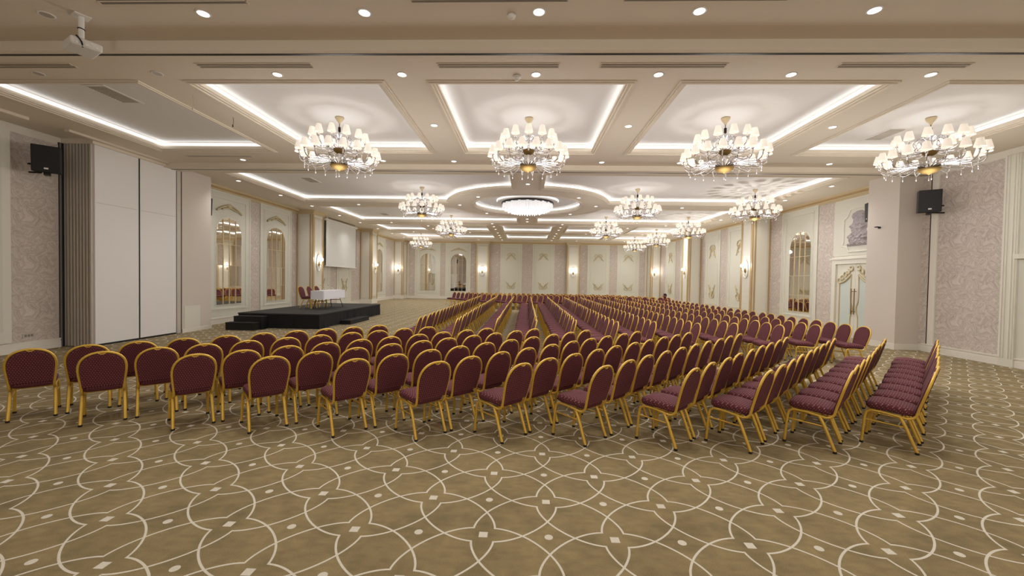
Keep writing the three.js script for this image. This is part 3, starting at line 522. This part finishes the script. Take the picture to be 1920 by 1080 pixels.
// ------------------------------------------------------------------ cove lights: a glowing strip on the upright of every tray, with its light in front
function rectLight(a, b, n, I = L_COVE) {                 // a, b = ends in (X, Zf); n = unit normal into the tray
  const len = Math.hypot(b[0] - a[0], b[1] - a[1]), l = new THREE.RectAreaLight(C_COOL, I, len, .06), x = (a[0] + b[0]) / 2 + n[0] * .05, z = (a[1] + b[1]) / 2 + n[1] * .05;
  l.position.set(x, SOFFIT + .15, -z); l.lookAt(x + n[0], SOFFIT + .15 + .25, -(z + n[1])); scene.add(l);
}
const colName = ['first from the partition side', 'second from the partition side', 'centre tray', 'second from the door side', 'first from the door side'], rowName = ['front tray row', 'tray row past the crystal drum', 'tray row by the far wall'];
trays.forEach(t => {
  const P = t.pts, s = area(P) > 0 ? 1 : -1, n = P.length;
  const where = t.round ? 'round the crystal drum light' : t.quad ? `big bay, ${t.quad[0] < 0 ? 'stage' : 'door'} side, ${t.quad[1] < 0 ? 'before' : 'past'} the crystal drum` : `${rowName[t.row]}, ${colName[t.col]}`;
  const o = group('cove_light', 0, 0, 0); T(o, `white cove light strip, ${where}`, 'light', 'cove lights in the ceiling trays');
  // corners split the outline into sides; curved runs stay together
  const runs = []; let cur = null;
  for (let i = 0; i < n; i++) {
    const a = P[i], b = P[(i + 1) % n], len = Math.hypot(b[0] - a[0], b[1] - a[1]), nn = [-(b[1] - a[1]) / len * s, (b[0] - a[0]) / len * s];
    if (len > .6) { const parts = Math.ceil(len / 4.6); for (let k = 0; k < parts; k++) { const f = q => [a[0] + (b[0] - a[0]) * q, a[1] + (b[1] - a[1]) * q]; runs.push([[f(k / parts), f((k + 1) / parts), nn]]); } cur = null; }
    else { if (!cur || cur.length >= (t.round ? 12 : 20)) { cur = []; runs.push(cur); } cur.push([a, b, nn]); }
  }
  const skip = t.row === 0 && (t.col === 0 || t.col === 4) ? (nn => (t.col === 0 ? nn[0] < -.5 : nn[0] > .5) || nn[1] > .5) : () => false;   // the strips that are switched off
  for (const run of runs) {
    if (skip(run[0][2])) continue;
    const G = run.map(([a, b, nn]) => { const len = Math.hypot(b[0] - a[0], b[1] - a[1]), g = new THREE.BoxGeometry(len, .065, .012); g.rotateY(Math.atan2(nn[0], -nn[1])); return g.translate((a[0] + b[0]) / 2 + nn[0] * .008, SOFFIT + .165, -((a[1] + b[1]) / 2 + nn[1] * .008)); });
    mesh('light_strip', G, M.led, o);
    if (run.length === 1) rectLight(...run[0]); else for (let k = 0; k < run.length; k += 4) { const q = run.slice(k, k + 4), m = q[Math.floor(q.length / 2)]; rectLight(q[0][0], q[q.length - 1][1], m[2]); }
  }
});
{ const o = group('cove_light', 0, 0, 0); T(o, 'narrow ring of cove light right above the crystal drum', 'light', 'cove lights in the ceiling trays'); for (let q = 0; q < 4; q++) { const G = []; for (let k = 0; k < 10; k++) { const a = (q * 10 + k + .5) / 40 * 2 * Math.PI; G.push(new THREE.BoxGeometry(.22, .03, .012).rotateY(a).translate(1.375 * Math.sin(a), TOP - .03, -CZ + 1.375 * Math.cos(a))); } mesh('light_strip', G, M.led, o); } }

// ------------------------------------------------------------------ downlights
const dlGeo = { ring: new THREE.TorusGeometry(.075, .012, 6, 24).rotateX(Math.PI / 2).scale(1, .5, 1), lens: new THREE.CircleGeometry(.07, 18).rotateX(Math.PI / 2).translate(0, -.004, 0) };
function downlight(x, z, on = true, lit = true) {
  const o = group('downlight', x, SOFFIT - .003, -z); T(o, on ? 'lit round recessed downlight in the ceiling soffit' : 'round recessed downlight that is switched off', 'downlight', on ? 'lit recessed downlights' : 'unlit recessed downlights');
  mesh('trim_ring', dlGeo.ring, M.white, o); mesh('lens', dlGeo.lens, on ? M.lens : M.lensOff, o);
  if (on && lit) { const l = new THREE.SpotLight(C_SPOT, L_SPOT, 0, 1.15, .9, 2); l.position.set(x, SOFFIT - .02, -z); l.target.position.set(x, 0, -z); l.shadow.radius = 3; l.castShadow = true; scene.add(l, l.target); }
  return o;
}
const zones = [
  ['row before the front beam', 'partition side', [-4.15, -2.08, .1, 2.05, 4.12, 6.25].map(x => [x, 5.17])], ['row behind the front beam', 'partition side', [-4.15, -2.08, .1, 2.05, 4.12, 6.25].map(x => [x, 6.73])],
  ['between the front trays', 'partition side', [-2.05, 2.12, 6.36].map(x => [x, 8.95])], ['row behind the front trays', 'partition side', [-8.2, -4.12, -2.1, 2.05, 4.2, 6.3, 8.25].map(x => [x, 11.68])],
  ['line along the stage wall', 'plain column', [14.3, 16.8, 19.3, 22.2, 25, 28, 31, 34].map(z => [-10.2, z])], ['line along the door wall', 'plain column', [14.3, 16.8, 19.3, 22.2, 25, 28, 31, 34].map(z => [10.2, z])],
  ['cross bar through the crystal drum ring', 'stage wall', [[-7.73, 18.75], [-5.6, 18.75], [-3.05, 18.6], [3.05, 18.6], [5.7, 18.75], [6.9, 18.75], [9.1, 18.75]]], ['crystal drum ring', 'front trays', [[-2.0, 16.72], [2.05, 16.72], [-2.05, 20.9], [2.15, 20.9]]], ['middle bar of the big bay', 'front trays', [[0, 14.4], [0, 22.7], [0, 23.75]]],
  ...[['row past the big bay', 24.8], ['row between the rear trays', 29.7], ['row along the far wall', 35.1]].map(([n, z]) => [n, 'stage wall', [-8.2, -4.1, -2.1, 2.1, 4.2, 8.2].map(x => [x, z])]),
  ...[-6.3, -2.1, 2.1, 6.3].map((x, i) => [`${order[i]} strip between rear trays`, 'crystal drum', [26.2, 27.6, 31.4, 33.0].map(z => [x, z])])];
for (const [zone, from, P] of zones) P.forEach(([x, z], i) => { downlight(x, z).userData.label = `lit recessed downlight, ${zone}, ${order[i]} from the ${from}`; });
[[-6.23, 5.18, 'before the front beam beside the projector'], [-8.21, 6.7, 'by the slot diffuser nearest the partition'], [-6.16, 6.7, 'between two slot diffusers behind the front beam']].forEach(([x, z, w]) => { downlight(x, z, false).userData.label = `unlit recessed downlight ${w}`; });

// ------------------------------------------------------------------ air outlets, detectors, hanging wires
let slots = 0;
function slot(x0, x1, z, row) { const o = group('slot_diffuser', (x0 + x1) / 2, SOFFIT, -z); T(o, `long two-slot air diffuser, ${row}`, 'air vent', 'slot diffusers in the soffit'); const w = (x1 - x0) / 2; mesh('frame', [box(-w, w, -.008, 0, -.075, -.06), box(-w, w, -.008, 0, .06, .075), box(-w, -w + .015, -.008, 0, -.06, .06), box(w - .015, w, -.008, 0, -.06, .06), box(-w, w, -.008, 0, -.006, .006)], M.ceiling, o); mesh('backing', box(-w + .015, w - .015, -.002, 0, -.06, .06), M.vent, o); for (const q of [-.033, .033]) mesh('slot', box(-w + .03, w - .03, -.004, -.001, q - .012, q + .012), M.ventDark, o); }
for (const [a, b] of [[-9.3, -7.3], [-5.28, -3.41], [-1.44, .46], [1.07, 2.99], [4.64, 6.55], [8.2, 10.1]]) slot(a, b, 6.45, `row behind the front beam, ${order[slots++]} from the partition side`);
for (const [a, b] of [[-5.3, -3.43], [-1.45, .45], [1.07, 2.99]]) slot(a, b, 4.93, `row before the front beam, ${order[slots++ - 6]} from the partition side`);
slot(-9.6, -7.7, 11.35, 'alone behind the tray over the folding partition');
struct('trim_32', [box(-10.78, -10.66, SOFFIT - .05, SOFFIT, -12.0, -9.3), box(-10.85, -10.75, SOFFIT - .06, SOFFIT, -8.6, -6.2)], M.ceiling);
function grille(x, z, label) { const o = group('ceiling_grille', x, TOP, -z); T(o, label, 'air vent', 'grilles in the tray ceilings'); mesh('frame', [box(-.22, .22, -.012, 0, -.42, -.37), box(-.22, .22, -.012, 0, .37, .42), box(-.22, -.18, -.012, 0, -.37, .37), box(.18, .22, -.012, 0, -.37, .37)], M.white, o); mesh('backing', box(-.18, .18, -.003, 0, -.37, .37), M.vent, o); for (let k = 0; k < 14; k++) mesh('slat', box(-.18, .18, -.01, -.003, -.35 + k * .053, -.33 + k * .053), M.slat, o); }
grille(-8.22, 7.98, 'grey ceiling grille in the tray over the folding partition'); grille(8.3, 10.0, 'grey ceiling grille behind the chandelier next to the plain column'); grille(-8.0, 15.0, 'grey ceiling grille in the big bay above the stage steps'); grille(-8.0, 23.0, 'grey ceiling grille in the big bay past the stage');
{ const o = group('smoke_detector', -.24, SOFFIT, -5.23); T(o, 'small round white smoke detector beside the front centre downlight', 'smoke detector'); mesh('base', lathe([[0, 0], [.055, 0], [.055, -.015], [0, -.015]], 18), M.white, o); mesh('head', lathe([[.045, -.015], [.04, -.04], [.015, -.055], [0, -.056]], 18), M.white, o); }
{ const o = group('motion_sensor', -.21, SOFFIT, -6.79); T(o, 'white dome sensor beside the downlight in front of the centre tray', 'sensor'); mesh('base', lathe([[0, 0], [.065, 0], [.065, -.025], [0, -.025]], 18), M.white, o); mesh('dome', lathe([[.05, -.025], [.046, -.045], [.028, -.068], [0, -.074]], 18), M.whitePlastic, o); }
for (const [x, z, L, lb] of [[-6.22, 8.55, .18, 'short dark wire with a plug hanging from the soffit'], [-6.21, 7.49, .26, 'thin pale wire hanging from the soffit before the dark one']]) { const o = group('hanging_wire', x, SOFFIT, -z); T(o, lb, 'wire'); mesh('wire', tube([[0, 0, 0], [.01, -L * .5, 0], [0, -L, .005]], .004, 8, 5), L < .2 ? M.black : M.slat, o); mesh('plug', new THREE.CylinderGeometry(.009, .011, .05, 8).translate(0, -L, .005), L < .2 ? M.black : M.slat, o); }

// ------------------------------------------------------------------ loudspeakers
function speaker(x, y, z, ry, tilt, arm, label, k = 1) {
  const o = group('loudspeaker', x, y, -z, ry); T(o, label, 'loudspeaker');
  const c = mesh('cabinet', new RoundedBoxGeometry(.46, .6, .36, 2, .02).rotateX(tilt), M.black, o); mesh('grille', box(-.19, .19, -.26, .26, .168, .178).rotateX(tilt), M.blackSoft, c); mesh('badge', box(-.035, .035, -.23, -.195, .178, .182).rotateX(tilt), M.white, c);
  o.scale.set(k, 1, k); mesh('bracket', [box(-.05, .05, -.36, -.28, -.12, .05), ...arm.map(([a, b]) => bar(a, b, .02, 6))], M.darkMetal, o);
  return o;
}
speaker(-11.08, 4.45, 9.2, Math.PI * .25, .12, [[[-.1, -.3, -.1], [-.3, -.3, -.24]], [[-.05, -.1, -.16], [-.32, -.1, -.3]]], 'black loudspeaker on the wallpapered wall beside the folding partition');
speaker(11.0, 4.2, 11.75, -Math.PI * .2, .08, [[[.05, -.3, -.1], [.34, -.3, -.28]], [[.05, -.1, -.16], [.33, -.1, -.3]]], 'black loudspeaker on the wallpapered wall beside the plain column, door side');
speaker(-11.2, 4.25, 14.12, Math.PI * .62, .05, [[[0, -.2, -.1], [0, -.2, -.64]]], 'black loudspeaker behind the plain column, seen edge on near a mirror', .66);
speaker(11.13, 4.25, 13.82, -Math.PI * .62, .05, [[[0, -.2, -.1], [0, -.2, -.56]]], 'black loudspeaker behind the plain column above the double door', .66);
{ const o = group('small_bracket', 10.8, 3.65, -13.1); T(o, 'small black empty bracket on the side of the plain column', 'bracket'); mesh('plate', box(.0, .02, -.03, .03, -.04, .04), M.black, o); mesh('arm', bar([.01, 0, 0], [-.12, .02, .06], .012), M.black, o); mesh('foot', box(-.16, -.1, -.005, .02, .03, .12), M.black, o); }
{ const o = group('socket_plate', XL + .012, .37, -9.22, Math.PI / 2); T(o, 'small grey metal socket plate low on the wallpapered wall', 'wall plate'); mesh('plate', box(-.12, .12, -.05, .05, 0, .012), M.vent, o); for (const x of [-.06, 0, .06]) mesh('socket', box(x - .02, x + .02, -.025, .025, .012, .015), M.ventDark, o); }
// ------------------------------------------------------------------ ceiling projector
{
  const o = group('ceiling_projector', -5.8, SOFFIT, -5.21, -.5); T(o, 'white projector hanging from the ceiling on a short pole', 'projector');
  mesh('ceiling_plate', new RoundedBoxGeometry(.16, .015, .16, 2, .005).translate(0, -.008, 0), M.white, o); mesh('pole', new THREE.CylinderGeometry(.03, .03, .34, 14).translate(0, -.18, 0), M.white, o); mesh('cable_tie', new THREE.TorusGeometry(.032, .007, 6, 18).rotateX(1.4).translate(0, -.17, 0), M.black, o);
  const b = mesh('body', new RoundedBoxGeometry(.36, .1, .3, 3, .025).translate(.04, -.41, 0), M.whitePlastic, o); mesh('lens', new THREE.CylinderGeometry(.035, .04, .03, 18).rotateZ(Math.PI / 2).translate(-.15, -.41, .04), M.darkMetal, b); for (let k = 0; k < 5; k++) mesh('connector', box(.2, .235, -.45 + (k % 2) * .035, -.425 + (k % 2) * .035, -.1 + k * .045, -.075 + k * .045), M.white, b);
  mesh('cable', tube([[-.02, -.34, .02], [.08, -.32, .06], [.22, -.36, .09], [.25, -.42, .06], [.18, -.46, .03]], .009, 22, 6), M.black, o);
}
// ------------------------------------------------------------------ the person sitting among the far chairs
{
  const J = { hip: [0, .5, -.02], chest: [0, .83, -.1], neck: [0, 1.0, -.1], head: [0, 1.14, -.07], sl: [.17, .93, -.1], sr: [-.17, .93, -.1], el: [.22, .68, -.02], er: [-.22, .68, -.02], wl: [.12, .6, .2], wr: [-.12, .6, .2], hl: [.09, .52, -.02], hr: [-.09, .52, -.02], kl: [.11, .52, .4], kr: [-.11, .52, .4], fl: [.11, .08, .42], fr: [-.11, .08, .42], tl: [.11, .05, .55], tr: [-.11, .05, .55] };
  const bones = [['hip', 'chest', .14, .16], ['chest', 'neck', .13, .06], ['sl', 'sr', .075, .075], ['sl', 'el', .06, .045], ['sr', 'er', .06, .045], ['el', 'wl', .045, .032], ['er', 'wr', .045, .032], ['hl', 'kl', .095, .06], ['hr', 'kr', .095, .06], ['kl', 'fl', .06, .04], ['kr', 'fr', .06, .04], ['fl', 'tl', .045, .035], ['fr', 'tr', .045, .035], ['neck', 'head', .055, .09]];
  const field = (lo, hi, n, f) => { const mc = new MarchingCubes(n, M.shirt, false, false, 60000); mc.isolation = 0; const s = hi - lo; for (let z = 0; z < n; z++) for (let y = 0; y < n; y++) for (let x = 0; x < n; x++) mc.field[x + y * n + z * n * n] = -f(lo + (x / n) * s, lo + (y / n) * s + .6, lo + (z / n) * s); mc.update(); const c = mc.count, g = new THREE.BufferGeometry(), p = new Float32Array(mc.positionArray.slice(0, c * 3)); for (let i = 0; i < p.length; i += 3) { p[i] = lo + (p[i] + 1) / 2 * s; p[i + 1] = lo + (p[i + 1] + 1) / 2 * s + .6; p[i + 2] = lo + (p[i + 2] + 1) / 2 * s; } g.setAttribute('position', new THREE.BufferAttribute(p, 3)); g.setAttribute('normal', new THREE.BufferAttribute(new Float32Array(mc.normalArray.slice(0, c * 3)), 3)); g.computeVertexNormals(); return g; };
  const caps = (x, y, z) => { let d = 1e3; for (const [a, b, r0, r1] of bones) { const A = J[a], B = J[b], e = [B[0] - A[0], B[1] - A[1], B[2] - A[2]], q = [x - A[0], y - A[1], z - A[2]], t = Math.max(0, Math.min(1, (q[0] * e[0] + q[1] * e[1] + q[2] * e[2]) / (e[0] * e[0] + e[1] * e[1] + e[2] * e[2]))), k = Math.hypot(q[0] - e[0] * t, q[1] - e[1] * t, q[2] - e[2] * t) - (r0 + (r1 - r0) * t), h = Math.max(0, 1 - Math.abs(d - k) / .04); d = Math.min(d, k) - h * h * .01; } return d; };
  const o = group('person', 7.0, 0, -21.3, -Math.PI / 2); T(o, 'person in a dark red top sitting among the rear chairs on the door side', 'person');
  mesh('body', field(-.72, .72, 84, caps), M.shirt, o);
  const h = new THREE.SphereGeometry(1, 20, 16).scale(.078, .115, .095); mesh('face', [h.translate(0, 1.15, -.065), new THREE.SphereGeometry(1, 8, 6).scale(.014, .022, .02).translate(0, 1.14, .03), new THREE.SphereGeometry(1, 8, 6).scale(.012, .03, .02).translate(.08, 1.14, -.07), new THREE.SphereGeometry(1, 8, 6).scale(.012, .03, .02).translate(-.08, 1.14, -.07)], M.skin, o);
  mesh('hair', new THREE.SphereGeometry(1, 18, 12, 0, Math.PI * 2, 0, 1.75).scale(.085, .115, .1).rotateX(-.45).translate(0, 1.17, -.078), M.hair, o);
  for (const m of [-1, 1]) { mesh('hand', [new THREE.SphereGeometry(1, 10, 8).scale(.035, .018, .045).translate(m * .12, .6, .235), ...[0, 1, 2, 3].map(k => bar([m * .12 + (k - 1.5) * .017, .6, .265], [m * .12 + (k - 1.5) * .018, .585, .315 - Math.abs(k - 1.3) * .008], .0085)), bar([m * .12 - m * .03, .6, .23], [m * .12 - m * .05, .595, .265], .009)], M.skin, o); }
}
renderer.render(scene, camera);
